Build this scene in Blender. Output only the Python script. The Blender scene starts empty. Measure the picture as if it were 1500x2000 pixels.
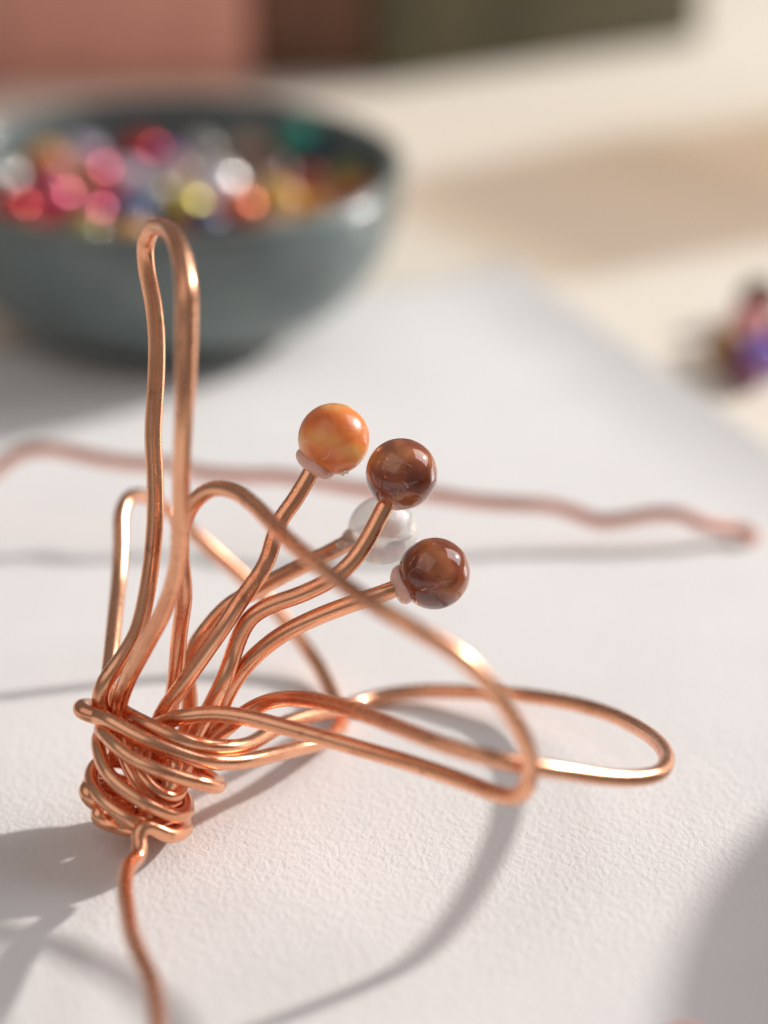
import bpy, math, random
from mathutils import Vector, Matrix
random.seed(11)
sc = bpy.context.scene
MM = 0.001

# ------------------------------------------------------------------ camera
PITCH = math.radians(24.5)
CP, SP = math.cos(PITCH), math.sin(PITCH)
TAN = 0.18                       # half-height tangent of the lens
DF = 317.5                       # focus distance, mm
CAM_H = DF * (SP + CP * 0.65 * TAN)
cam_d = bpy.data.cameras.new('camera')
cam = bpy.data.objects.new('camera', cam_d)
sc.collection.objects.link(cam)
cam.location = (0, 0, CAM_H * MM)
cam.rotation_euler = (math.pi / 2 - PITCH, 0, 0)
cam_d.sensor_fit = 'VERTICAL'
cam_d.sensor_height = 36.0
cam_d.sensor_width = 27.0
cam_d.lens = 100.0
cam_d.clip_start = 0.01
cam_d.clip_end = 20
cam_d.dof.use_dof = True
cam_d.dof.focus_distance = (DF - 1.0) * MM
cam_d.dof.aperture_fstop = 7.6
cam_d.dof.aperture_blades = 0
sc.camera = cam

# ------------------------------------------------------------------ light
world = bpy.data.worlds.new('World')
sc.world = world
world.use_nodes = True
bg = world.node_tree.nodes['Background']
bg.inputs['Color'].default_value = (1.0, 0.915, 0.885, 1)
bg.inputs['Strength'].default_value = 0.20

TARGET = Vector((0, 0.33, 0.01))
SUN = Vector((1.9, 1.0, 1.0)).normalized()      # towards the low sun, through the window

def aim(o, target):
    o.rotation_euler = (target - o.location).to_track_quat('-Z', 'Y').to_euler()

def area(name, loc, target, sx, sy, energy, col):
    l = bpy.data.lights.new(name, 'AREA')
    l.shape = 'RECTANGLE'; l.size = sx; l.size_y = sy
    l.energy = energy; l.color = col
    o = bpy.data.objects.new(name, l); sc.collection.objects.link(o)
    o.location = loc; aim(o, Vector(target))
    return o

sl = bpy.data.lights.new('sunlight', 'SPOT')
sl.energy = 425
sl.color = (1.0, 0.95, 0.90)
sl.shadow_soft_size = 0.075
sl.spot_size = math.radians(40)
sl.spot_blend = 0.2
so = bpy.data.objects.new('sunlight', sl); sc.collection.objects.link(so)
so.location = TARGET + SUN * 3.0
aim(so, TARGET)
# the window the sunlight comes through, and an added soft fill behind the camera
area('window_light', TARGET + Vector((1.05, 0.45, 0.80)), TARGET, 0.85, 1.0, 8.5, (0.90, 0.94, 1.0))
area('room_fill_light', TARGET + Vector((-1.0, -0.9, 1.7)), TARGET, 2.2, 2.2, 9.0, (1.0, 0.91, 0.87))

sc.view_settings.view_transform = 'Standard'
sc.view_settings.look = 'None'
sc.view_settings.gamma = 1.0
sc.view_settings.exposure = 0.0
sc.view_settings.use_curve_mapping = False
sc.cycles.max_bounces = 10
sc.cycles.transmission_bounces = 8
sc.cycles.glossy_bounces = 6
sc.cycles.sample_clamp_indirect = 6.0
sc.cycles.caustics_reflective = True
sc.cycles.caustics_refractive = True

# ------------------------------------------------------------------ measuring helpers (mm -> m)
def P(x, y, dd=0.0):
    """point seen at photo position x,y, dd mm beyond the plane of focus"""
    d = DF + dd
    u, v = (x - 750) / 1000 * TAN, (y - 1000) / 1000 * TAN
    return Vector((u * d, d * (CP - v * SP), CAM_H - d * (SP + v * CP))) * MM

def Z(x, y, z=0.0):
    """point seen at photo position x,y, z mm above the paper"""
    u, v = (x - 750) / 1000 * TAN, (y - 1000) / 1000 * TAN
    d = (CAM_H - z) / (SP + CP * v)
    return Vector((u * d, d * (CP - v * SP), z)) * MM

# ------------------------------------------------------------------ material helpers
def mat(name):
    m = bpy.data.materials.new(name); m.use_nodes = True
    nt = m.node_tree
    return m, nt, nt.nodes['Principled BSDF']

def node(nt, t, **kw):
    n = nt.nodes.new(t)
    for k, v in kw.items():
        setattr(n, k, v)
    return n

def ramp(nt, stops):
    r = nt.nodes.new('ShaderNodeValToRGB')
    e = r.color_ramp.elements
    while len(e) < len(stops):
        e.new(0.5)
    for q, (p, c) in zip(e, stops):
        q.position = p; q.color = (*c, 1)
    return r

def copper_material(name, base, dark, rough):
    m, nt, b = mat(name)
    uv = node(nt, 'ShaderNodeTexCoord')
    mp = node(nt, 'ShaderNodeMapping'); mp.inputs['Scale'].default_value = (14, 0.10, 1)
    nt.links.new(uv.outputs['UV'], mp.inputs['Vector'])
    n1 = node(nt, 'ShaderNodeTexNoise'); n1.inputs['Scale'].default_value = 1.0; n1.inputs['Detail'].default_value = 4
    nt.links.new(mp.outputs[0], n1.inputs['Vector'])
    n2 = node(nt, 'ShaderNodeTexNoise'); n2.inputs['Scale'].default_value = 900; n2.inputs['Detail'].default_value = 5
    nt.links.new(uv.outputs['Object'], n2.inputs['Vector'])
    n3 = node(nt, 'ShaderNodeTexNoise'); n3.inputs['Scale'].default_value = 150; n3.inputs['Detail'].default_value = 3
    nt.links.new(uv.outputs['Object'], n3.inputs['Vector'])
    r = ramp(nt, [(0.30, dark), (0.58, base)])
    mx = node(nt, 'ShaderNodeMath', operation='MULTIPLY_ADD')
    nt.links.new(n1.outputs['Fac'], mx.inputs[0]); mx.inputs[1].default_value = 0.55
    nt.links.new(n3.outputs['Fac'], mx.inputs[2])
    sb = node(nt, 'ShaderNodeMath', operation='SUBTRACT'); nt.links.new(mx.outputs[0], sb.inputs[0]); sb.inputs[1].default_value = 0.24
    nt.links.new(sb.outputs[0], r.inputs['Fac'])
    # small tarnished nicks and plier marks
    n4 = node(nt, 'ShaderNodeTexNoise'); n4.inputs['Scale'].default_value = 480; n4.inputs['Detail'].default_value = 6; n4.inputs['Roughness'].default_value = 0.6
    nt.links.new(uv.outputs['Object'], n4.inputs['Vector'])
    rk = ramp(nt, [(0.60, (1, 1, 1)), (0.70, (0.62, 0.52, 0.48))])
    nt.links.new(n4.outputs['Fac'], rk.inputs['Fac'])
    mk = node(nt, 'ShaderNodeMix', data_type='RGBA', blend_type='MULTIPLY'); mk.inputs['Factor'].default_value = 0.8
    nt.links.new(r.outputs['Color'], mk.inputs['A']); nt.links.new(rk.outputs['Color'], mk.inputs['B'])
    nt.links.new(mk.outputs['Result'], b.inputs['Base Color'])
    b.inputs['Metallic'].default_value = 1.0
    mr = node(nt, 'ShaderNodeMapRange'); mr.inputs['To Min'].default_value = rough - 0.04; mr.inputs['To Max'].default_value = rough + 0.07
    nt.links.new(n2.outputs['Fac'], mr.inputs['Value'])
    nt.links.new(mr.outputs[0], b.inputs['Roughness'])
    bp = node(nt, 'ShaderNodeBump'); bp.inputs['Strength'].default_value = 0.09; bp.inputs['Distance'].default_value = 0.00008
    nt.links.new(n1.outputs['Fac'], bp.inputs['Height'])
    bp2 = node(nt, 'ShaderNodeBump'); bp2.inputs['Strength'].default_value = 0.025; bp2.inputs['Distance'].default_value = 0.00004
    nt.links.new(n2.outputs['Fac'], bp2.inputs['Height'])
    nt.links.new(bp.outputs[0], bp2.inputs['Normal'])
    nt.links.new(bp2.outputs[0], b.inputs['Normal'])
    return m

COPPER = copper_material('copper_wire', (0.94, 0.49, 0.295), (0.76, 0.335, 0.19), 0.25)
COPPER_OLD = copper_material('copper_wire_matt', (0.84, 0.45, 0.35), (0.66, 0.32, 0.24), 0.38)

def simple(name, col, rough=0.5, coat=0.0, spec=0.5, noise=None, sss=0.0):
    m, nt, b = mat(name)
    b.inputs['Base Color'].default_value = (*col, 1)
    b.inputs['Roughness'].default_value = rough
    b.inputs['Coat Weight'].default_value = coat
    b.inputs['Coat Roughness'].default_value = 0.05
    b.inputs['Specular IOR Level'].default_value = spec
    if sss:
        b.inputs['Subsurface Weight'].default_value = sss
        b.inputs['Subsurface Radius'].default_value = (1.0, 0.5, 0.3)
        b.inputs['Subsurface Scale'].default_value = 0.002
    if noise:
        sc_, amt = noise
        tc = node(nt, 'ShaderNodeTexCoord'); n = node(nt, 'ShaderNodeTexNoise')
        n.inputs['Scale'].default_value = sc_; n.inputs['Detail'].default_value = 4
        nt.links.new(tc.outputs['Object'], n.inputs['Vector'])
        lo = tuple(c * (1 - amt) for c in col); hi = tuple(min(1, c * (1 + amt)) for c in col)
        r = ramp(nt, [(0.3, lo), (0.7, hi)])
        nt.links.new(n.outputs['Fac'], r.inputs['Fac']); nt.links.new(r.outputs[0], b.inputs['Base Color'])
    return m

def paper_material():
    m, nt, b = mat('watercolour_paper')
    tc = node(nt, 'ShaderNodeTexCoord')
    mp = node(nt, 'ShaderNodeMapping'); mp.inputs['Rotation'].default_value = (0, 0, 0.5); mp.inputs['Scale'].default_value = (1, 0.62, 1)
    nt.links.new(tc.outputs['Object'], mp.inputs['Vector'])
    a = node(nt, 'ShaderNodeTexNoise'); a.inputs['Scale'].default_value = 1650; a.inputs['Detail'].default_value = 4; a.inputs['Roughness'].default_value = 0.5; a.inputs['Distortion'].default_value = 0.15
    nt.links.new(mp.outputs[0], a.inputs['Vector'])
    c = node(nt, 'ShaderNodeTexNoise'); c.inputs['Scale'].default_value = 600; c.inputs['Detail'].default_value = 3
    nt.links.new(tc.outputs['Object'], c.inputs['Vector'])
    b1 = node(nt, 'ShaderNodeBump'); b1.inputs['Strength'].default_value = 1.0; b1.inputs['Distance'].default_value = 0.00012
    nt.links.new(a.outputs['Fac'], b1.inputs['Height'])
    b2 = node(nt, 'ShaderNodeBump'); b2.inputs['Strength'].default_value = 0.8; b2.inputs['Distance'].default_value = 0.00010
    nt.links.new(c.outputs['Fac'], b2.inputs['Height']); nt.links.new(b1.outputs[0], b2.inputs['Normal'])
    nt.links.new(b2.outputs[0], b.inputs['Normal'])
    d = node(nt, 'ShaderNodeTexNoise'); d.inputs['Scale'].default_value = 40; d.inputs['Detail'].default_value = 6
    nt.links.new(tc.outputs['Object'], d.inputs['Vector'])
    r = ramp(nt, [(0.35, (0.80, 0.785, 0.775)), (0.65, (0.835, 0.82, 0.81))])
    nt.links.new(d.outputs['Fac'], r.inputs['Fac'])
    # sparse tiny specks in the pulp
    v = node(nt, 'ShaderNodeTexVoronoi'); v.inputs['Scale'].default_value = 130
    nt.links.new(tc.outputs['Object'], v.inputs['Vector'])
    rs = ramp(nt, [(0.0, (0.35, 0.27, 0.22)), (0.022, (1, 1, 1))])
    nt.links.new(v.outputs['Distance'], rs.inputs['Fac'])
    mx = node(nt, 'ShaderNodeMix', data_type='RGBA', blend_type='MULTIPLY'); mx.inputs['Factor'].default_value = 0.6
    nt.links.new(r.outputs[0], mx.inputs['A']); nt.links.new(rs.outputs[0], mx.inputs['B'])
    nt.links.new(mx.outputs['Result'], b.inputs['Base Color'])
    b.inputs['Roughness'].default_value = 0.9
    b.inputs['Specular IOR Level'].default_value = 0.2
    return m

def table_material():
    m, nt, b = mat('pale_table_wood')
    tc = node(nt, 'ShaderNodeTexCoord')
    mp = node(nt, 'ShaderNodeMapping'); mp.inputs['Scale'].default_value = (3, 40, 3); mp.inputs['Rotation'].default_value = (0, 0, 0.2)
    nt.links.new(tc.outputs['Object'], mp.inputs['Vector'])
    n = node(nt, 'ShaderNodeTexNoise'); n.inputs['Scale'].default_value = 3; n.inputs['Detail'].default_value = 6
    nt.links.new(mp.outputs[0], n.inputs['Vector'])
    r = ramp(nt, [(0.3, (0.87, 0.79, 0.67)), (0.7, (0.92, 0.85, 0.74))])
    nt.links.new(n.outputs['Fac'], r.inputs['Fac']); nt.links.new(r.outputs[0], b.inputs['Base Color'])
    b.inputs['Roughness'].default_value = 0.38
    return m

# ------------------------------------------------------------------ object helpers
def tag(o, label=None, cat=None, group=None, kind=None):
    if label: o['label'] = label
    if cat: o['category'] = cat
    if group: o['group'] = group
    if kind: o['kind'] = kind
    return o

def mesh_obj(name, verts, faces, material, parent=None, smooth=True, uvs=None):
    me = bpy.data.meshes.new(name)
    me.from_pydata([tuple(v) for v in verts], [], faces)
    if uvs:
        l = me.uv_layers.new(name='UVMap')
        for i, lp in enumerate(me.loops):
            l.data[i].uv = uvs[i]
    if smooth:
        me.polygons.foreach_set('use_smooth', [True] * len(me.polygons))
    me.materials.append(material)
    o = bpy.data.objects.new(name, me); sc.collection.objects.link(o)
    if parent:
        o.parent = parent
        o.matrix_parent_inverse = Matrix.Translation(-world_loc(parent))
    return o

def world_loc(o):
    v = o.location.copy()
    if o.parent:
        v = v + world_loc(o.parent) + o.matrix_parent_inverse.to_translation()
    return v

def empty(name, loc):
    o = bpy.data.objects.new(name, None); sc.collection.objects.link(o)
    o.location = loc; o.empty_display_size = 0.01
    return o

def catmull(pts, rads, step):
    """centripetal Catmull-Rom through pts (Vectors), resampled about every step metres"""
    n = len(pts)
    ext = [pts[0] * 2 - pts[1]] + list(pts) + [pts[-1] * 2 - pts[-2]]
    out, ro = [], []
    for i in range(n - 1):
        p0, p1, p2, p3 = ext[i:i + 4]
        t0 = 0.0
        t1 = t0 + max(1e-6, (p1 - p0).length) ** 0.5
        t2 = t1 + max(1e-6, (p2 - p1).length) ** 0.5
        t3 = t2 + max(1e-6, (p3 - p2).length) ** 0.5
        k = max(2, int((p2 - p1).length / step))
        for j in range(k):
            f = j / k; t = t1 + f * (t2 - t1)
            a1 = p0 * ((t1 - t) / (t1 - t0)) + p1 * ((t - t0) / (t1 - t0))
            a2 = p1 * ((t2 - t) / (t2 - t1)) + p2 * ((t - t1) / (t2 - t1))
            a3 = p2 * ((t3 - t) / (t3 - t2)) + p3 * ((t - t2) / (t3 - t2))
            b1 = a1 * ((t2 - t) / (t2 - t0)) + a2 * ((t - t0) / (t2 - t0))
            b2 = a2 * ((t3 - t) / (t3 - t1)) + a3 * ((t - t1) / (t3 - t1))
            out.append(b1 * ((t2 - t) / (t2 - t1)) + b2 * ((t - t1) / (t2 - t1)))
            g = f * f * (3 - 2 * f)
            ro.append(rads[i] * (1 - g) + rads[i + 1] * g)
    out.append(pts[-1].copy()); ro.append(rads[-1])
    # a little smoothing takes the kinks out of the traced points
    for _ in range(3):
        q = [out[0]] + [out[i] * 0.5 + (out[i - 1] + out[i + 1]) * 0.25 for i in range(1, len(out) - 1)] + [out[-1]]
        out = q
    return out, ro

R0 = 0.92                         # wire radius, mm

def wire(name, pts, material, parent=None, r=R0, sides=16, step=0.00045, floor=0.0, caps=True):
    pp, rr = [], []
    for q in pts:
        if isinstance(q, tuple):
            pp.append(q[0]); rr.append(q[1] * MM)
        else:
            pp.append(q); rr.append(r * MM)
    c, rd = catmull(pp, rr, step)
    if floor is not None:
        for i, q in enumerate(c):
            lo = floor + rd[i] + 0.00004
            if q.z < lo: q.z = lo
    n = len(c)
    tang = []
    for i in range(n):
        t = c[min(i + 1, n - 1)] - c[max(i - 1, 0)]
        tang.append(t.normalized() if t.length > 1e-9 else (tang[-1] if tang else Vector((0, 0, 1))))
    ref = Vector((0, 0, 1)) if abs(tang[0].z) < 0.9 else Vector((1, 0, 0))
    nrm = (ref - tang[0] * ref.dot(tang[0])).normalized()
    rings = []
    L = 0.0
    def ring(center, nr, bn, rad, l):
        rings.append(([center + (nr * math.cos(2 * math.pi * k / sides) + bn * math.sin(2 * math.pi * k / sides)) * rad for k in range(sides)], l))
    for i in range(n):
        if i:
            nrm = (nrm - tang[i] * nrm.dot(tang[i])).normalized()
            L += (c[i] - c[i - 1]).length
        bn = tang[i].cross(nrm)
        if i == 0 and caps:
            for a in (0.25, 0.7, 0.92):
                ring(c[0] - tang[0] * rd[0] * 0.45 * (1 - a), nrm, bn, rd[0] * (a ** 0.5 if a > 0.25 else 0.35), L)
        ring(c[i], nrm, bn, rd[i], L)
        if i == n - 1 and caps:
            for a in (0.92, 0.7, 0.25):
                ring(c[i] + tang[i] * rd[i] * 0.45 * (1 - a), nrm, bn, rd[i] * (a ** 0.5 if a > 0.25 else 0.35), L)
    V, F, U = [], [], []
    for vs, l in rings: V += vs
    for i in range(len(rings) - 1):
        for k in range(sides):
            k2 = (k + 1) % sides
            F.append((i * sides + k, i * sides + k2, (i + 1) * sides + k2, (i + 1) * sides + k))
            l0, l1 = rings[i][1] * 1000, rings[i + 1][1] * 1000
            U += [(k / sides, l0), ((k + 1) / sides, l0), ((k + 1) / sides, l1), (k / sides, l1)]
    F.append(tuple(range(sides))[::-1]); U += [(0, 0)] * sides
    m = (len(rings) - 1) * sides
    F.append(tuple(range(m, m + sides))); U += [(0, 0)] * sides
    return mesh_obj(name, V, F, material, parent, True, U)

def sphere_data(r, seg=40, rings=24, hole=0.0, wobble=0.0, seed=0):
    """bead: a ball along its z axis with an optional drilled dimple at both poles"""
    rnd = random.Random(seed)
    ph = [rnd.uniform(0, 6.28) for _ in range(4)]
    V, F = [], []
    a0 = math.asin(hole / r) if hole else 0.02
    prof = []
    if hole: prof.append((hole * 0.9, r * math.cos(a0) - hole * 1.6))
    for i in range(rings + 1):
        a = a0 + (math.pi - 2 * a0) * i / rings
        prof.append((r * math.sin(a), r * math.cos(a)))
    if hole: prof.append((hole * 0.9, -(r * math.cos(a0) - hole * 1.6)))
    for (pr, pz) in prof:
        for k in range(seg):
            t = 2 * math.pi * k / seg
            w = 1 + wobble * (math.sin(2 * t + ph[0] + pz / r) + 0.6 * math.sin(3 * t + ph[1] + 2 * pz / r))
            V.append((pr * math.cos(t) * w, pr * math.sin(t) * w, pz * (1 + wobble * math.sin(t + ph[2]))))
    for i in range(len(prof) - 1):
        for k in range(seg):
            k2 = (k + 1) % seg
            F.append((i * seg + k, (i + 1) * seg + k, (i + 1) * seg + k2, i * seg + k2))
    F.append(tuple(range(seg)))
    m = (len(prof) - 1) * seg
    F.append(tuple(range(m, m + seg))[::-1])
    return V, F

def lathe(prof, seg=96):
    V, F = [], []
    for r, z in prof:
        for k in range(seg):
            t = 2 * math.pi * k / seg
            V.append((r * math.cos(t), r * math.sin(t), z))
    for i in range(len(prof) - 1):
        for k in range(seg):
            k2 = (k + 1) % seg
            F.append((i * seg + k, i * seg + k2, (i + 1) * seg + k2, (i + 1) * seg + k))
    return V, F

def bevel_box(name, sx, sy, sz, material, loc, rz, bev=0.0012, parent=None):
    import bmesh
    bm = bmesh.new()
    bmesh.ops.create_cube(bm, size=1.0)
    for v in bm.verts:
        v.co = Vector((v.co.x * sx, v.co.y * sy, (v.co.z + 0.5) * sz))
    bmesh.ops.bevel(bm, geom=bm.edges[:], offset=bev, segments=3, affect='EDGES', profile=0.5)
    me = bpy.data.meshes.new(name); bm.to_mesh(me); bm.free()
    me.materials.append(material)
    me.polygons.foreach_set('use_smooth', [True] * len(me.polygons))
    o = bpy.data.objects.new(name, me); sc.collection.objects.link(o)
    o.location = loc; o.rotation_euler = (0, 0, rz)
    if parent:
        o.parent = parent
    return o

# ------------------------------------------------------------------ the setting: table and paper
TABLE_Z = -0.0007
tb = bevel_box('table', 1.7, 1.5, 0.03, table_material(), (0.0, 0.45, TABLE_Z - 0.03), 0.0, 0.004)
tag(tb, kind='structure')

def paper():
    corner = Z(1000, 535).to_2d()
    e1 = (Z(1500, 890).to_2d() - corner).normalized()       # along the right-hand edge, towards the camera
    e2 = Vector((e1.y, -e1.x))
    if e2.x > 0: e2 = -e2                                   # along the far edge, to the left
    LA, LB = 0.46, 0.36
    NU, NV = 92, 72
    def pos(a, b):
        p = corner + e1 * a + e2 * b
        # the far right edge and corner of the sheet lift a little off the table
        k = max(0.0, 1 - b / 0.018)
        z = 0.0012 * k * k * (0.5 + 0.5 * math.sin(a * 22 + 0.4)) + 0.0008 * k * k
        k2 = max(0.0, 1 - a / 0.015)
        z += 0.0008 * k2 * k2
        return Vector((p.x, p.y, z))
    V, F = [], []
    ax = [LA * (i / NU) for i in range(NU + 1)]
    bx = [LB * ((j / NV) ** 1.8) for j in range(NV + 1)]
    for th in (0.0, 0.0006):
        for a in ax:
            for b in bx:
                q = pos(a, b); V.append((q.x, q.y, q.z - th))
    N = (NU + 1) * (NV + 1)
    ix = lambda i, j, s: s * N + i * (NV + 1) + j
    for i in range(NU):
        for j in range(NV):
            F.append((ix(i, j, 0), ix(i, j + 1, 0), ix(i + 1, j + 1, 0), ix(i + 1, j, 0)))
            F.append((ix(i, j, 1), ix(i + 1, j, 1), ix(i + 1, j + 1, 1), ix(i, j + 1, 1)))
    for i in range(NU):
        for j in (0, NV):
            F.append((ix(i, j, 0), ix(i + 1, j, 0), ix(i + 1, j, 1), ix(i, j, 1)))
    for j in range(NV):
        for i in (0, NU):
            F.append((ix(i, j, 0), ix(i, j, 1), ix(i, j + 1, 1), ix(i, j + 1, 0)))
    import bmesh
    o = mesh_obj('paper_sheet', V, F, paper_material())
    bm = bmesh.new(); bm.from_mesh(o.data); bmesh.ops.recalc_face_normals(bm, faces=bm.faces[:]); bm.to_mesh(o.data); bm.free()
    return tag(o, 'thick white textured paper sheet lying under the copper wire flower', 'paper')
paper()

# ------------------------------------------------------------------ bead materials
def stone_material(name, dark, mid, glow, seed, rough=0.08, trans=0.25):
    m, nt, b = mat(name)
    tc = node(nt, 'ShaderNodeTexCoord')
    mp = node(nt, 'ShaderNodeMapping'); mp.inputs['Location'].default_value = (seed * 0.013, seed * 0.007, 0); mp.inputs['Rotation'].default_value = (0.4 * seed, 0.9, 0.3 * seed)
    nt.links.new(tc.outputs['Object'], mp.inputs['Vector'])
    n = node(nt, 'ShaderNodeTexNoise'); n.inputs['Scale'].default_value = 260; n.inputs['Detail'].default_value = 8; n.inputs['Distortion'].default_value = 1.4
    nt.links.new(mp.outputs[0], n.inputs['Vector'])
    w = node(nt, 'ShaderNodeTexWave'); w.inputs['Scale'].default_value = 55; w.inputs['Distortion'].default_value = 7; w.inputs['Detail'].default_value = 3; w.inputs['Detail Scale'].default_value = 1.5
    nt.links.new(mp.outputs[0], w.inputs['Vector'])
    mx = node(nt, 'ShaderNodeMath', operation='MULTIPLY_ADD'); mx.inputs[1].default_value = 0.35
    nt.links.new(w.outputs['Fac'], mx.inputs[0])
    ml = node(nt, 'ShaderNodeMath', operation='MULTIPLY'); ml.inputs[1].default_value = 0.7
    nt.links.new(n.outputs['Fac'], ml.inputs[0]); nt.links.new(ml.outputs[0], mx.inputs[2])
    r = ramp(nt, [(0.28, dark), (0.52, mid), (0.78, glow)])
    nt.links.new(mx.outputs[0], r.inputs['Fac'])
    nt.links.new(r.outputs[0], b.inputs['Base Color'])
    b.inputs['Roughness'].default_value = rough
    b.inputs['IOR'].default_value = 1.54
    b.inputs['Transmission Weight'].default_value = trans
    b.inputs['Coat Weight'].default_value = 0.6
    b.inputs['Coat Roughness'].default_value = 0.04
    b.inputs['Subsurface Weight'].default_value = 0.25
    b.inputs['Subsurface Radius'].default_value = (1.0, 0.45, 0.2)
    b.inputs['Subsurface Scale'].default_value = 0.0022
    return m

BROWN_A = stone_material('brown_stone_bead', (0.17, 0.040, 0.019), (0.34, 0.090, 0.042), (0.62, 0.25, 0.10), 1)
BROWN_B = stone_material('dark_brown_stone_bead', (0.16, 0.036, 0.018), (0.31, 0.080, 0.036), (0.60, 0.22, 0.085), 5)
AMBER = stone_material('amber_stone_bead', (0.74, 0.19, 0.040), (0.88, 0.31, 0.075), (0.97, 0.56, 0.20), 3, 0.30, 0.15)
ab = AMBER.node_tree.nodes['Principled BSDF']
ab.inputs['Subsurface Weight'].default_value = 0.75
ab.inputs['Subsurface Scale'].default_value = 0.003
ab.inputs['Coat Weight'].default_value = 0.35
mclr, ntc, bc = mat('clear_glass_bead')
bc.inputs['Base Color'].default_value = (0.99, 0.97, 0.94, 1)
bc.inputs['Roughness'].default_value = 0.05
bc.inputs['Transmission Weight'].default_value = 0.60
bc.inputs['Subsurface Weight'].default_value = 1.0
bc.inputs['Subsurface Radius'].default_value = (1.0, 0.95, 0.9)
bc.inputs['Subsurface Scale'].default_value = 0.006
bc.inputs['IOR'].default_value = 1.46
bc.inputs['Coat Weight'].default_value = 0.3
bc.inputs['Thin Film Thickness'].default_value = 520
bc.inputs['Thin Film IOR'].default_value = 1.6
GLUE, ntg, bgl = mat('hot_glue')
bgl.inputs['Base Color'].default_value = (0.97, 0.62, 0.54, 1)
bgl.inputs['Roughness'].default_value = 0.16
bgl.inputs['Coat Weight'].default_value = 0.4
bgl.inputs['Transmission Weight'].default_value = 0.25
bgl.inputs['Subsurface Weight'].default_value = 0.9
bgl.inputs['Subsurface Radius'].default_value = (1.0, 0.55, 0.45)
bgl.inputs['Subsurface Scale'].default_value = 0.0015
GLUE_C, ntg2, bg2 = mat('clear_hot_glue')
bg2.inputs['Base Color'].default_value = (0.97, 0.93, 0.88, 1)
bg2.inputs['Roughness'].default_value = 0.12
bg2.inputs['Transmission Weight'].default_value = 0.75
bg2.inputs['IOR'].default_value = 1.45
GLUE_T, nt3, bg3 = mat('glue_thread')
bg3.inputs['Base Color'].default_value = (0.60, 0.36, 0.26, 1)
bg3.inputs['Roughness'].default_value = 0.25
bg3.inputs['Transmission Weight'].default_value = 0.35

GLUE_P, nt4, bg4 = mat('pale_glue_thread')
bg4.inputs['Base Color'].default_value = (0.98, 0.78, 0.60, 1)
bg4.inputs['Roughness'].default_value = 0.25

# ------------------------------------------------------------------ the copper wire flower
flower = empty('wire_flower', Z(285, 1640))
tag(flower, 'copper wire flower with looped petals and four beaded stamens, standing on white paper', 'wire flower')

# upright petal
wire('petal', [P(236, 1470, 2), P(222, 1430, 0.5), P(206, 1400, -1), P(195, 1370, -1.5), P(203, 1336, -2), P(234, 1292, -2),
               P(266, 1240, -2.5), P(290, 1140, -3), P(302, 1030, -3), P(303, 940, -3), P(299, 850, -3), P(305, 740, -3.5),
               P(306, 660, -4), P(299, 590, -4.5), P(287, 530, -5), P(284, 480, -6), P(295, 450, -8), P(318, 443, -12),
               P(340, 462, -17), (P(357, 510, -20), 1.10), (P(364, 570, -22), 1.20), (P(364, 640, -22), 1.20), (P(362, 730, -22), 1.12), (P(358, 830, -21), 1.0),
               P(354, 920, -19), P(353, 1000, -17), P(345, 1110, -13), P(322, 1188, -10), P(284, 1262, -7), P(246, 1336, -4),
               P(232, 1392, -1), P(250, 1450, 2), P(268, 1520, 3)], COPPER, flower, r=0.97)

# the petal that arches to the front right
wire('petal', [P(292, 1560, 4), P(310, 1480, 3), P(330, 1400, 3), P(342, 1330, 2), P(350, 1240, 0), P(360, 1160, -3), P(354, 1080, -5),
               P(360, 1020, -7), P(384, 975, -9), P(420, 953, -11), P(460, 960, -13), P(500, 990, -16), P(560, 1052, -23),
               P(640, 1118, -31), P(720, 1175, -36), P(800, 1222, -39), P(880, 1268, -39), P(935, 1315, -38), P(985, 1375, -36), P(1022, 1440, -33),
               P(1036, 1495, -29.5), P(1028, 1540, -28), P(1004, 1556, -26), P(970, 1550, -23.5), P(900, 1524, -19.5),
               P(800, 1490, -15), P(700, 1461, -11.5), P(620, 1438, -9), P(540, 1416, -7), P(480, 1401, -6), P(420, 1394, -5), P(360, 1400, -4), P(318, 1412, -2), P(285, 1440, 1), P(280, 1500, 3)],
     COPPER, flower)

# the low petal reaching to the right
wire('petal', [P(225, 1378, 4), P(250, 1396, -1), P(278, 1411, -4), P(320, 1431, -5.5), P(364, 1449, -5.5), P(410, 1458, -4), P(455, 1460, -1.5), P(490, 1452, 2), P(520, 1434, 6),
               P(560, 1411, 11), P(620, 1394, 17), Z(700, 1372, 1.6), Z(760, 1357, 1.3), Z(830, 1350, 1.5), Z(900, 1351, 2.0), Z(960, 1354, 2.5), Z(1020, 1358, 3.0), Z(1100, 1370, 4.2),
               Z(1180, 1391, 6.0), Z(1250, 1424, 8.6), Z(1292, 1458, 11.2), Z(1302, 1488, 13.0), Z(1284, 1511, 14.2), Z(1240, 1520, 15.4), Z(1180, 1518, 17.2),
               Z(1110, 1508, 19.4), Z(1050, 1499, 21), Z(960, 1481, 22.6), Z(860, 1452, 23), Z(780, 1421, 22), Z(700, 1390, 20.5), Z(640, 1373, 18.8), Z(580, 1364, 17),
               Z(525, 1370, 14.5), Z(485, 1388, 13), Z(445, 1420, 11), Z(410, 1450, 9.5), Z(370, 1490, 7.5), Z(330, 1540, 5)],
     COPPER, flower)

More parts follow.
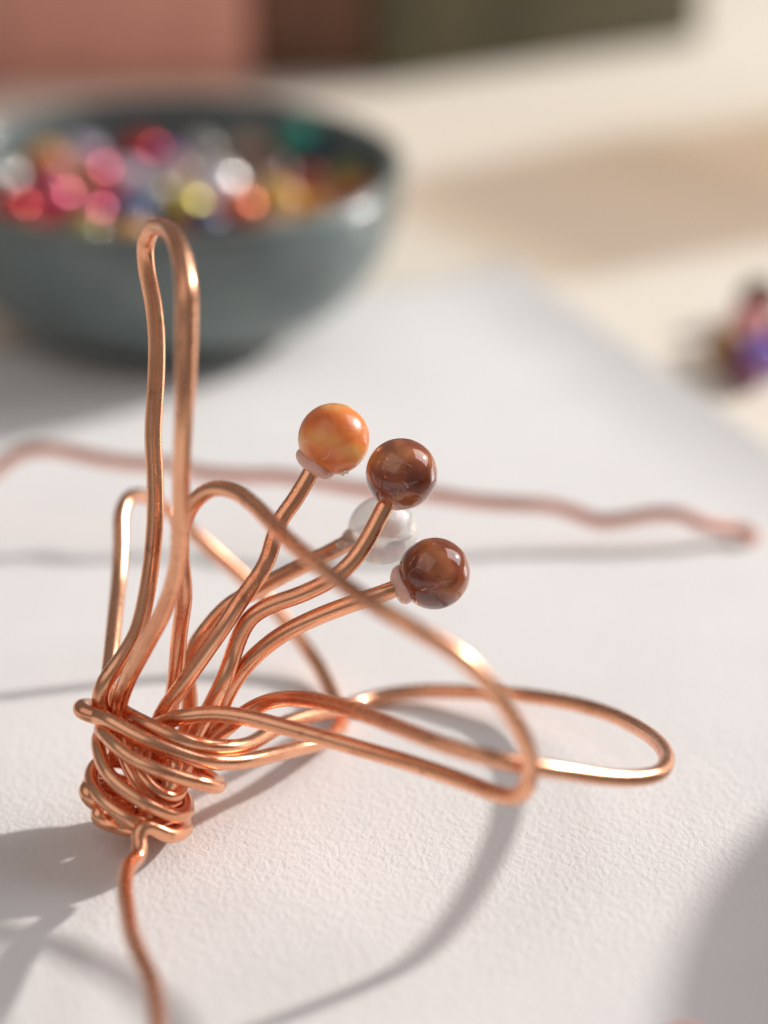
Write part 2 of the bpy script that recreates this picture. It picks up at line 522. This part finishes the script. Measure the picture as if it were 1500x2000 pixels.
# the back petal, leaning away over the paper
wire('petal', [P(228, 1480, 2), P(216, 1400, 1), P(212, 1330, 2.5), P(216, 1290, 4.5), P(224, 1210, 10), P(232, 1130, 16), P(236, 1060, 19), P(236, 1010, 21),
               P(246, 980, 23), P(268, 968, 28), P(296, 975, 33), Z(335, 1003, 17.5), Z(380, 1043, 15.5), Z(450, 1106, 11.5), Z(520, 1170, 7.5), Z(575, 1235, 4.2), Z(615, 1290, 2.2), Z(642, 1340, 1.4), Z(660, 1385, 1.2),
               Z(668, 1410, 1.1), Z(655, 1430, 1.6), P(625, 1450, 13), P(580, 1462, 9), P(530, 1475, 3), P(480, 1486, -1.5), P(430, 1489, -4), P(385, 1483, -5.5), P(340, 1469, -6.3), P(293, 1450, -6.6),
               P(247, 1427, -6), P(212, 1407, -5), P(184, 1398, -3), P(162, 1391, -3), P(160, 1380, -0.5), P(190, 1384, 3.2), P(225, 1404, 4), P(262, 1450, 5)],
     COPPER, flower)

# ---- stamens
def orient(o, axis):
    o.rotation_euler = axis.to_track_quat('Z', 'Y').to_euler()

BEAD_R = 4.02
def stamen(pts, bead_c, bead_mat, bead_label, glue_mat, glue_off, glue_r, glue_label, r=0.97, threads=0, seed=0, br=BEAD_R, hole=0.65):
    st = wire('stamen', pts, COPPER, flower, r=r)
    end, prev = pts[-1], pts[-2]
    end = end[0] if isinstance(end, tuple) else end
    prev = prev[0] if isinstance(prev, tuple) else prev
    axis = (bead_c - end).normalized()
    V, F = sphere_data(br * MM, 64, 40, hole * MM, 0.006, seed)
    q = axis.to_track_quat('Z', 'Y').to_matrix()
    b = mesh_obj('bead', [Vector(v) for v in V], F, bead_mat)
    b.location = bead_c; orient(b, axis)
    parent_keep(b, st)
    b['label'] = bead_label
    # glue blob: an uneven collar between wire and bead
    rnd = random.Random(seed + 40)
    ph = [rnd.uniform(0, 6.28) for _ in range(5)]
    gv, gf = [], []
    n, seg = 18, 30
    L = glue_off
    prof = [(0.0, 1.0), (0.06, 1.5), (0.18, 2.05), (0.38, 2.4), (0.6, 2.45), (0.8, 2.3), (1.0, 2.0)]
    x0 = bead_c - axis * (br * MM * 0.86 + L * MM)
    up = q.col[0]; sd = q.col[1]
    for (f, rr) in prof:
        for k in range(seg):
            t = 2 * math.pi * k / seg
            w = 1 + 0.10 * math.sin(2 * t + ph[0]) + 0.09 * math.sin(3 * t + ph[1] + 3 * f)
            rad = rr * glue_r * w * MM
            if f == 0: rad = rr * 0.97 * MM
            gv.append(x0 + axis * ((f * (L + 0.9) + 0.25 * f * math.sin(t + ph[2])) * MM) + (up * math.cos(t) + sd * math.sin(t)) * rad)
    for i in range(len(prof) - 1):
        for k in range(seg):
            k2 = (k + 1) % seg
            gf.append((i * seg + k, i * seg + k2, (i + 1) * seg + k2, (i + 1) * seg + k))
    gf.append(tuple(range(seg))[::-1]); m0 = (len(prof) - 1) * seg; gf.append(tuple(range(m0, m0 + seg)))
    g = mesh_obj('glue_blob', gv, gf, glue_mat, st)
    sb = g.modifiers.new('sub', 'SUBSURF'); sb.levels = 1; sb.render_levels = 2
    g['label'] = glue_label
    # hair-thin threads of glue lying on the bead
    camv = (cam.location - bead_c).normalized()
    cx = camv.cross(Vector((0, 0, 1))).normalized() * -1
    cy = camv.cross(cx) * -1
    if cy.z < 0: cy = -cy
    for j in range(threads):
        a0 = rnd.uniform(0, 6.28); px_, py_ = rnd.uniform(-0.6, 0.45), rnd.uniform(-0.75, 0.35)
        cur = rnd.choice((-1, 1)) * rnd.uniform(0.5, 2.6); ln = rnd.uniform(0.18, 0.6)
        tp = []
        for s in range(7):
            f = s / 6
            a = a0 + cur * f
            px_ += math.cos(a) * ln / 6; py_ += math.sin(a) * ln / 6
            rr2 = px_ * px_ + py_ * py_
            if rr2 > 0.92: break
            d = (cx * px_ + cy * py_ + camv * math.sqrt(1 - rr2)) * (br * 1.012 * MM)
            tp.append(bead_c + d)
        if len(tp) > 3:
            wire('glue_thread', tp, GLUE_P if bead_mat is AMBER else GLUE_T, st, r=0.018 + 0.014 * rnd.random(), sides=6, step=0.0002, floor=None, caps=False)
    return st

def parent_keep(o, par):
    w = o.location.copy()
    o.parent = par
    o.matrix_parent_inverse = Matrix.Translation(-world_loc(par))
    o.location = w

# amber bead, in front of the clear one
c1 = P(652, 857, 1)
stamen([P(285, 1570, 3), P(292, 1500, 2), P(302, 1440, 1), P(320, 1390, 0), P(352, 1345, -1), P(400, 1276, -2), P(440, 1218, -2.5), P(472, 1170, -2.5), P(505, 1125, -2), P(522, 1095, -1), P(534, 1055, -0.5),
        P(548, 1015, 0), P(570, 985, 0.3), P(592, 950, 0.6), P(612, 915, 1), P(626, 894, 1)],
       c1, AMBER, 'glossy amber orange bead with a golden glow', GLUE, 1.25, 0.93, 'pink glue blob under the amber bead', threads=3, seed=3)
# clear bead
c4 = P(748, 1037, 9)
stamen([P(300, 1575, 5), P(330, 1500, 6), P(362, 1430, 6), P(370, 1372, 6), P(366, 1310, 5.5), P(378, 1268, 5), P(402, 1232, 4.5), P(446, 1184, 4.5), P(490, 1158, 5), P(530, 1136, 5.5), P(580, 1110, 6.5), P(630, 1086, 7.5), P(676, 1062, 8.5), P(700, 1052, 9)],
       c4, mclr, 'clear glass bead behind the two brown beads', GLUE_C, 1.4, 0.62, 'clear lumpy glue on the wire', threads=0, seed=8, hole=1.0)
# upper brown bead
c2 = P(784, 926, -1)
stamen([P(310, 1580, 2), P(350, 1500, 2), P(385, 1430, 1), P(412, 1380, 0), P(438, 1326, -1), P(455, 1280, -1), P(468, 1243, -1.5), P(488, 1208, -2), P(524, 1184, -2.5), P(590, 1160, -3), P(650, 1130, -3), P(690, 1095, -2.5), P(720, 1050, -2), P(744, 1004, -1.5), P(760, 974, -1)],
       c2, BROWN_A, 'upper glossy dark brown stone bead', GLUE, 0.55, 0.72, 'pale glue ring at the upper brown bead', threads=4, seed=5)
# lower brown bead
c3 = P(848, 1120, -2)
stamen([P(318, 1585, 5), P(365, 1510, 4), P(405, 1440, 3), P(432, 1380, 2), P(458, 1330, 1), P(492, 1287, 0), P(545, 1243, -1), P(612, 1208, -2), P(690, 1178, -2.5), P(750, 1158, -2.5), P(790, 1142, -2)],
       c3, BROWN_B, 'lower glossy dark brown stone bead', GLUE, 1.45, 0.86, 'pale pink glue collar of the lower brown bead', threads=4, seed=9)
for ch in flower.children:
    pass
V, F = sphere_data(0.8 * MM, 24, 16, 0, 0.05, 77)
core = mesh_obj('glue_core', [c4 + Vector((v[0] * 1.5 + 0.0004, v[1], v[2] * 0.9 + 0.0002)) for v in V], F, GLUE, [c for c in flower.children if c.name.startswith('stamen')][1])
core['label'] = 'pinkish glue core inside the clear bead'
# glue flakes on the stalk of the clear bead
def shard(center, size, mat_, parent, seed):
    rnd = random.Random(seed)
    V, F = sphere_data(size, 10, 7, 0, 0.0, seed)
    V = [Vector(v) * rnd.uniform(0.55, 1.35) for v in V]
    o = mesh_obj('glue_flake', [center + Vector((v.x * 1.5, v.y * 0.7, v.z * 0.8)) for v in V], F, mat_, parent, False)
    return o
clear_st = [c for c in flower.children if c.name.startswith('stamen')][1]
for j, (x, y, s) in enumerate([(668, 1064, 0.55), (652, 1076, 0.45), (640, 1082, 0.35), (682, 1058, 0.6), (660, 1072, 0.3)]):
    shard(P(x, y, 6.9 + 0.2 * j), s * MM, GLUE_C, clear_st, 60 + j)
amber_st = [c for c in flower.children if c.name.startswith('stamen')][0]
for j, (x, y, s) in enumerate([(676, 922, 0.22), (668, 926, 0.2)]):
    shard(P(x, y, -0.5), s * MM, GLUE_C, amber_st, 80 + j)

# ---- binding: the wire wound round the foot of the flower
wire('binding', [P(300, 1475, 2), P(248, 1444, 3), P(204, 1424, -0.5), P(198, 1427, -4), P(223, 1454, -7), P(258, 1482, -8.5), P(305, 1503, -9), P(352, 1519, -8.5), P(398, 1531, -7), P(421, 1537, -5), P(428, 1531, -2), P(405, 1514, 2), P(360, 1490, 5), P(300, 1460, 6), P(235, 1440, 4),
                 P(199, 1432, 0), P(192, 1455, -4), P(202, 1495, -6.5), P(223, 1525, -8), P(258, 1553, -8.8), P(293, 1574, -9), P(328, 1590, -8), P(350, 1594, -6.5), P(364, 1586, -4), P(364, 1566, -0.5), P(350, 1545, 2), P(310, 1510, 4), P(250, 1490, 4),
                 P(198, 1488, 1), P(180, 1507, -2), P(180, 1534, -4.5), P(200, 1562, -6.5), P(230, 1586, -7.8), P(262, 1604, -8), P(292, 1612, -7), P(325, 1610, -4), P(345, 1590, 0), P(320, 1560, 3), P(250, 1530, 4),
                 P(190, 1520, 2), P(170, 1538, -0.5), P(178, 1556, -2.5), P(205, 1580, -4), P(250, 1605, -4.5), P(300, 1618, -4), P(330, 1600, -0.5), P(270, 1560, 3), P(215, 1560, 2)], COPPER, flower, r=0.82)
wire('binding', [P(262, 1470, -3), P(268, 1490, -5), P(276, 1510, -6.4), P(290, 1533, -7), P(312, 1551, -7), P(335, 1558, -6), P(348, 1550, -4.5), P(354, 1530, -2), P(340, 1500, 1)], COPPER, flower, r=0.82)
wire('binding', [P(240, 1545, 3), P(200, 1536, 0), P(178, 1537, -3), P(169, 1547, -5), P(178, 1560, -5), P(205, 1574, -2), P(250, 1585, 3)], COPPER, flower, r=0.98)
wire('binding', [P(250, 1585, 2), P(215, 1579, -2), P(197, 1583, -4.6), P(191, 1593, -5.6), P(202, 1603, -5), P(226, 1610, -3), P(250, 1618, -3.5), P(262, 1612, -2), P(290, 1596, 2)], COPPER, flower, r=1.0)
wire('binding', [P(330, 1450, -4), P(345, 1480, -5), P(340, 1510, -5.5), P(325, 1545, -5.5), P(310, 1575, -5.5), P(290, 1600, -4)], COPPER, flower, r=0.82)
wire('binding', [P(240, 1440, -3), P(245, 1480, -5), P(262, 1520, -6), P(285, 1555, -6), P(320, 1578, -5.5), P(345, 1570, -3)], COPPER, flower, r=0.82)
# the loose end runs out of the binding towards the camera
wire('wire_tail', [P(270, 1590, 2), P(320, 1592, 4), P(352, 1600, 2), P(362, 1616, -2), P(352, 1627, -5), P(332, 1632, -7), P(308, 1622, -8.2), P(290, 1611, -8.8), P(275, 1617, -9.2), P(268, 1637, -9.4), P(277, 1656, -9.8), P(268, 1674, -10.4),
                   Z(250, 1694, 5.2), Z(244, 1730, 5.8), Z(249, 1780, 6.8), Z(258, 1828, 8.2), Z(276, 1872, 9.0), Z(294, 1912, 9.3), Z(304, 1960, 9.4), Z(308, 2010, 9.4), Z(304, 2060, 9.4), Z(306, 2120, 8.8), Z(330, 2220, 6.0), Z(350, 2320, 1.2)], COPPER, flower, r=0.88)

# ------------------------------------------------------------------ loose wire behind the flower
lw = wire('loose_wire', [Z(-140, 1010, 1), Z(-60, 960, 4), Z(0, 910, 8), Z(36, 886, 10), Z(80, 876, 10.5), Z(130, 882, 10.5), Z(190, 895, 10), Z(260, 905, 10), Z(330, 908, 9.5), Z(400, 925, 9), Z(470, 930, 8.5), Z(540, 930, 8.5), Z(600, 938, 8),
                   Z(680, 952, 8), Z(760, 962, 7.5), Z(840, 966, 7), Z(920, 978, 6.5), Z(1000, 984, 6), Z(1080, 989, 5.2), Z(1130, 1004, 4.2), Z(1170, 1018, 3.4), Z(1220, 1014, 3.6), Z(1280, 1004, 4.2), Z(1330, 1006, 4),
                   Z(1370, 1022, 3), Z(1410, 1030, 2.2), Z(1450, 1034, 1.6), Z(1474, 1052, 1.0)], COPPER_OLD, None, r=0.98)
tag(lw, 'blurred length of wavy pinkish copper wire lying across the paper behind the flower', 'wire')

# ------------------------------------------------------------------ bowl of beads
BC = Vector((-35.0, 440.0)) ; BR, BH = 38.2, 27.0
bowl = empty('ceramic_bowl', (BC.x * MM, BC.y * MM, 0))
tag(bowl, 'dark grey green ceramic bowl full of coloured beads behind the flower', 'bowl')
def glaze(name, col, rough):
    m, nt, b = mat(name)
    tc = node(nt, 'ShaderNodeTexCoord'); n = node(nt, 'ShaderNodeTexNoise'); n.inputs['Scale'].default_value = 120; n.inputs['Detail'].default_value = 5
    nt.links.new(tc.outputs['Object'], n.inputs['Vector'])
    r = ramp(nt, [(0.3, tuple(c * 0.85 for c in col)), (0.7, tuple(c * 1.15 for c in col))])
    nt.links.new(n.outputs['Fac'], r.inputs['Fac']); nt.links.new(r.outputs[0], b.inputs['Base Color'])
    b.inputs['Roughness'].default_value = rough
    return m
GLAZE = glaze('grey_green_glaze', (0.138, 0.175, 0.172), 0.20)
RIMG = glaze('pale_rim_glaze', (0.17, 0.19, 0.172), 0.32)  # slightly paler than the body glaze
prof = []
for i in range(25):                       # outside, from the foot up
    t = i / 24
    a = t * math.pi / 2
    prof.append((19 + (BR - 19) * math.sin(a) ** 0.92, 2.0 + (BH - 2.0 - 0.8) * (1 - math.cos(a)) ** 1.0))
inner = []
for i in range(25):                       # inside, from the rim down
    t = 1 - i / 24
    a = t * math.pi / 2
    inner.append((max(0.01, (BR - 2.2) * math.sin(a) ** 0.8), 4.5 + (BH - 4.5 - 0.8) * (1 - math.cos(a))))
body = [(0.01, 2.6), (17, 2.4)] + prof
V, F = lathe([(r * MM, z * MM) for r, z in body])
def bowl_part(name, pr, m, lab=None):
    V, F = lathe([(r * MM, z * MM) for r, z in pr])
    o = mesh_obj(name, V, F, m); o.parent = bowl
    if lab: o['label'] = lab
    return o
bowl_part('body', body + inner, GLAZE)
rim = [(BR - 0.25, BH - 1.1), (BR + 0.12, BH - 0.6), (BR - 0.15, BH), (BR - 1.1, BH + 0.32), (BR - 2.1, BH), (BR - 2.35, BH - 0.6), (BR - 2.0, BH - 1.1)]
bowl_part('rim', rim, RIMG, 'paler rim of the bowl')
bowl_part('foot', [(19.3, 2.4), (19.6, 1.0), (19.0, 0.05), (17.2, 0.05), (16.8, 1.2), (16.9, 2.5)], GLAZE)

bead_mats = {}
def bead_mat(kind, col, rough, trans=0.0):
    key = kind
    if key not in bead_mats:
        m, nt, b = mat('bead_' + kind.replace(' ', '_'))
        tc = node(nt, 'ShaderNodeTexCoord'); n = node(nt, 'ShaderNodeTexNoise'); n.inputs['Scale'].default_value = 190; n.inputs['Detail'].default_value = 3; n.inputs['Distortion'].default_value = 1
        nt.links.new(tc.outputs['Object'], n.inputs['Vector'])
        r = ramp(nt, [(0.3, tuple(c * 0.75 for c in col)), (0.7, tuple(min(1, c * 1.15) for c in col))])
        nt.links.new(n.outputs['Fac'], r.inputs['Fac']); nt.links.new(r.outputs[0], b.inputs['Base Color'])
        b.inputs['Roughness'].default_value = rough
        b.inputs['Transmission Weight'].default_value = trans
        if kind in ('white', 'pink', 'red', 'yellow', 'coral'):      # silver-lined glass
            b.inputs['Metallic'].default_value = 0.5
            b.inputs['Roughness'].default_value = 0.22
        bead_mats[key] = m
    return bead_mats[key]

PAL = {'amber': (0.62, 0.30, 0.07), 'lilac grey': (0.48, 0.42, 0.52), 'white': (0.85, 0.82, 0.78), 'pink': (0.66, 0.12, 0.19), 'crimson': (0.42, 0.02, 0.045),
       'red': (0.50, 0.025, 0.03), 'purple': (0.20, 0.06, 0.26), 'pale lilac': (0.66, 0.60, 0.72), 'blue': (0.09, 0.16, 0.34), 'yellow': (0.66, 0.54, 0.13),
       'beige': (0.50, 0.36, 0.27), 'coral': (0.72, 0.19, 0.09), 'orange yellow': (0.75, 0.42, 0.06), 'rust': (0.34, 0.08, 0.03), 'teal green': (0.03, 0.28, 0.21),
       'navy': (0.02, 0.035, 0.10), 'olive': (0.30, 0.28, 0.06), 'grey': (0.33, 0.31, 0.29), 'dark brown': (0.10, 0.045, 0.03)}
bead_meshes = {}
def loose_bead(pos, kind, label, group, r=4.0, rot=None, name='bead'):
    k = (kind, r)
    if k not in bead_meshes:
        V, F = sphere_data(r * MM, 32, 20, 0.6 * MM * r / 4, 0.008, len(bead_meshes))
        me = bpy.data.meshes.new('bead_' + kind.replace(' ', '_')); me.from_pydata(V, [], F)
        me.polygons.foreach_set('use_smooth', [True] * len(me.polygons))
        me.materials.append(bead_mat(kind, PAL[kind], 0.10))
        bead_meshes[k] = me
    o = bpy.data.objects.new(name, bead_meshes[k]); sc.collection.objects.link(o)
    o.location = pos
    o.rotation_euler = rot or (random.uniform(0, 3), random.uniform(0, 3), random.uniform(0, 3))
    return tag(o, label, 'bead', group)

FILL = 19.0
def on_fill(x, y, z=FILL):
    q = Z(x, y, z); return Vector((q.x, q.y)) / MM
anchors = [
    (25, 300, 'amber', 'amber bead at the left side of the heap in the bowl'),
    (122, 285, 'lilac grey', 'lilac grey bead at the back left of the heap in the bowl'),
    (25, 362, 'white', 'bright white bead at the left side of the heap in the bowl'),
    (172, 345, 'pink', 'large pink bead at the left of the heap, behind another pink bead'),
    (104, 405, 'pink', 'pink bead in front of the large pink bead near the left rim'),
    (10, 425, 'red', 'red bead at the front left rim of the bowl'),
    (75, 358, 'crimson', 'crimson bead between the white and the pink bead'),
    (275, 300, 'red', 'bright red bead at the back of the heap in the bowl'),
    (210, 395, 'crimson', 'crimson bead beside the pale lilac bead in the bowl'),
    (325, 330, 'purple', 'purple bead behind the pale lilac bead in the bowl'),
    (262, 372, 'pale lilac', 'pale lilac bead in the middle of the heap in the bowl'),
    (245, 440, 'blue', 'blue bead at the front rim left of the yellow bead'),
    (358, 428, 'yellow', 'yellow bead at the front rim behind the tip of the upright wire petal'),
    (355, 372, 'beige', 'beige bead between the pale lilac and the white bead'),
    (447, 372, 'white', 'white bead in the middle of the heap in the bowl'),
    (462, 425, 'coral', 'coral bead at the front rim, left of the orange yellow bead'),
    (548, 408, 'orange yellow', 'orange yellow bead at the front right rim of the bowl'),
    (620, 362, 'rust', 'rust brown bead at the right of the heap, in front of the teal bead'),
    (640, 300, 'rust', 'rust brown bead directly below the teal green bead'),
    (638, 258, 'teal green', 'teal green bead on top of the heap at the right'),
    (722, 285, 'navy', 'navy blue bead at the right rim of the bowl'),
    (738, 330, 'olive', 'olive yellow bead at the right rim below the navy bead'),
    (575, 300, 'beige', 'beige bead at the back right of the heap beside the teal bead'),
    (530, 345, 'dark brown', 'dark brown bead left of the rust brown bead in the bowl'),
    (390, 310, 'grey', 'grey bead at the back of the heap, right of the red bead'),
    (165, 440, 'pink', 'pink bead at the front rim, left of the blue bead'),
]
placed = []
inner_r = BR - 2.4 - 3.6
for (x, y, k, lab) in anchors:
    zz = FILL + (3.5 if k == 'teal green' else 0)
    q = on_fill(x, y, zz)
    dv = q - BC
    if dv.length > inner_r: q = BC + dv.normalized() * inner_r
    placed.append([q, k, lab, zz])
# let the beads push each other apart
def relax(L, rad, it=160, lock=0.25):
    home = [p[0].copy() for p in L]
    for _ in range(it):
        for i in range(len(L)):
            for j in range(i):
                if abs(L[i][3] - L[j][3]) > 2.5: continue
                d = L[i][0] - L[j][0]
                if d.length < 2 * rad:
                    s = d.normalized() if d.length > 1e-6 else Vector((1, 0))
                    m = (2 * rad - d.length) * 0.5
                    L[i][0] += s * m; L[j][0] -= s * m
        for p in L:
            dv = p[0] - BC
            if dv.length > inner_r: p[0] = BC + dv.normalized() * inner_r
fills = ['crimson', 'beige', 'grey', 'rust', 'lilac grey', 'dark brown', 'red', 'olive', 'amber', 'navy']
rnd = random.Random(4)
tries = 0
while len(placed) < 62 and tries < 6000:
    tries += 1
    a = rnd.uniform(0, 6.283); rr = inner_r * math.sqrt(rnd.random())
    q = BC + Vector((math.cos(a), math.sin(a))) * rr
    if q.y < BC.y + 15 and all((q - p[0]).length > 6.6 for p in placed):
        placed.append([q, rnd.choice(fills), None, FILL + rnd.uniform(-1.2, 0.2)])
relax(placed, 3.75)
used_labels = set()
for q, k, lab, z in placed:
    dv = (q - BC).length / inner_r
    zz = z - 0.5 + 1.6 * (1 - dv * dv) + rnd.uniform(-0.5, 0.5)
    if not lab:
        near = sorted((p for p in placed if p[2]), key=lambda p: (p[0] - q).length)
        n1 = near[0][1]; n2 = next(p[1] for p in near if p[1] != n1)
        lab = k + ' bead in the bowl between the ' + n1 + ' and the ' + n2 + ' bead'
        if lab in used_labels:
            n3 = next(p[1] for p in near if p[1] not in (n1, n2))
            lab = k + ' bead in the bowl between the ' + n1 + ', ' + n2 + ' and ' + n3 + ' beads'
        used_labels.add(lab)
    loose_bead(Vector((q.x, q.y, zz)) * MM, k, lab, 'beads in the bowl')
# the layer under it, seen only in the gaps
for i in range(7):
    for j in range(7):
        q = BC + Vector((-24 + i * 8 + (j % 2) * 4, -21 + j * 7))
        if (q - BC).length < 25 and q.y < BC.y + 17:
            k = rnd.choice(fills)
            loose_bead(Vector((q.x, q.y, FILL - 7.2)) * MM, k, k + ' bead in the lower layer of beads in the bowl', 'beads in the lower layer of the bowl')

# ------------------------------------------------------------------ beads lying on the table at the right
def on_table(x, y, r):
    q = Z(x, y, r); return Vector((q.x, q.y, r * MM + TABLE_Z))
PAL.update({'violet': (0.20, 0.10, 0.48), 'rose': (0.70, 0.26, 0.26), 'tan': (0.42, 0.22, 0.09), 'chocolate': (0.14, 0.06, 0.035), 'plum': (0.22, 0.06, 0.14)})
gr = 'beads lying on the table at the right edge'
loose_bead(on_table(1482, 688, 3.6), 'violet', 'violet blue bead on the table at the right edge', gr, 3.6)
loose_bead(on_table(1425, 672, 3.6), 'tan', 'tan bead beside the violet bead at the right edge', gr, 3.6)
loose_bead(on_table(1466, 628, 3.6), 'rose', 'rose pink bead behind the violet bead at the right edge', gr, 3.6)
loose_bead(on_table(1485, 580, 3.8), 'chocolate', 'chocolate brown bead farthest back at the right edge', gr, 3.8)
loose_bead(on_table(1462, 722, 2.6), 'plum', 'small plum bead in front of the violet bead', gr, 2.6)
loose_bead(on_table(1545, 660, 4.0), 'plum', 'plum bead just outside the right edge of the picture', gr, 4.0)
# a pink bead almost out of the picture in the near corner
pb = Z(1338, 2083, 4.0)
loose_bead(Vector((pb.x, pb.y, 0.00405)), 'rose', 'pale pink bead at the bottom edge in the shaded corner of the paper', None, 4.0)

# ------------------------------------------------------------------ boxes at the back
def face_box(name, pa, pb_, depth, height, material, label, cat):
    a, b = Z(*pa), Z(*pb_)
    d = (b - a); L = d.length; ang = math.atan2(d.y, d.x)
    n = Vector((-d.y, d.x, 0)).normalized()
    c = (a + b) / 2 + n * depth / 2
    o = empty(name, (c.x, c.y, TABLE_Z)); o.rotation_euler = (0, 0, ang)
    bd = bevel_box('box_body', L, depth, height * 0.78, material[0], (0, 0, 0), 0, 0.0015, o)
    ld = bevel_box('lid', L + 0.002, depth + 0.002, height * 0.22, material[1], (0, 0, height * 0.78 + 0.0003), 0, 0.0015, o)
    return tag(o, label, cat)
OLIVE = simple('olive_card', (0.10, 0.088, 0.048), 0.7, noise=(60, 0.25))
OLIVE2 = simple('olive_card_lid', (0.11, 0.097, 0.053), 0.7, noise=(60, 0.25))
SALMON = simple('salmon_card', (0.74, 0.35, 0.28), 0.65, noise=(60, 0.15))
SALMON2 = simple('salmon_card_lid', (0.74, 0.35, 0.28), 0.65, noise=(60, 0.15))
BROWNB = simple('brown_card', (0.18, 0.085, 0.052), 0.7, noise=(60, 0.25))
face_box('box', (755, 163), (1372, 72), 0.06, 0.075, (OLIVE, OLIVE2), 'dark olive green box at the back right of the table', 'box')
face_box('box', (-420, 172), (492, 160), 0.05, 0.07, (SALMON, SALMON2), 'salmon pink box at the back left behind the bowl', 'box')
face_box('box', (500, 150), (775, 142), 0.05, 0.06, (BROWNB, BROWNB), 'reddish brown box between the pink and the olive box', 'box')

# ------------------------------------------------------------------ unseen shadow casters added just out of the picture
acr, nta, bsa = mat('tan_shadow_tint')
nta.nodes.remove(bsa)
tr = node(nta, 'ShaderNodeBsdfTransparent'); tr.inputs['Color'].default_value = (0.84, 0.74, 0.62, 1)  # tinted so that the added box throws a tan shadow
gl = node(nta, 'ShaderNodeBsdfGlossy'); gl.inputs['Roughness'].default_value = 0.08
mxs = node(nta, 'ShaderNodeMixShader'); mxs.inputs['Fac'].default_value = 0.06
nta.links.new(tr.outputs[0], mxs.inputs[1]); nta.links.new(gl.outputs[0], mxs.inputs[2])
nta.links.new(mxs.outputs[0], nta.nodes['Material Output'].inputs['Surface'])
c1_, c2_, c3_ = Vector((94, 556)), Vector((117, 501)), Vector((164, 532))
cen = (c1_ + c3_) / 2
ang = math.atan2(c3_.y - c2_.y, c3_.x - c2_.x)
stb = empty('shadow_caster_box', (cen.x * MM, cen.y * MM, TABLE_Z)); stb.rotation_euler = (0, 0, ang)  # unseen box, added only for its shadow on the table
bevel_box('box_body', (c3_ - c2_).length * MM, (c1_ - c2_).length * MM, 0.046, acr, (0, 0, 0), 0, 0.0015, stb)
bevel_box('lid', (c3_ - c2_).length * MM + 0.002, (c1_ - c2_).length * MM + 0.002, 0.005, acr, (0, 0, 0.0463), 0, 0.0012, stb)
tag(stb, 'added amber tinted see-through shadow caster to the right outside the picture', 'box')

bigp = empty('shadow_caster_bowl', (0.183, 0.256, TABLE_Z))  # round shape added out of view to shade the near right corner
tag(bigp, 'added wide grey bowl-shaped shadow caster to the right outside the picture', 'bowl')
V, F = lathe([(0.01 * MM, 3 * MM), (45 * MM, 0.2 * MM), (50 * MM, 1 * MM), (80 * MM, 14 * MM), (99 * MM, 30 * MM), (100 * MM, 31 * MM), (98 * MM, 31.5 * MM), (78 * MM, 16 * MM), (48 * MM, 4 * MM), (0.01 * MM, 3.6 * MM)])
o = mesh_obj('body', V, F, RIMG); o.parent = bigp
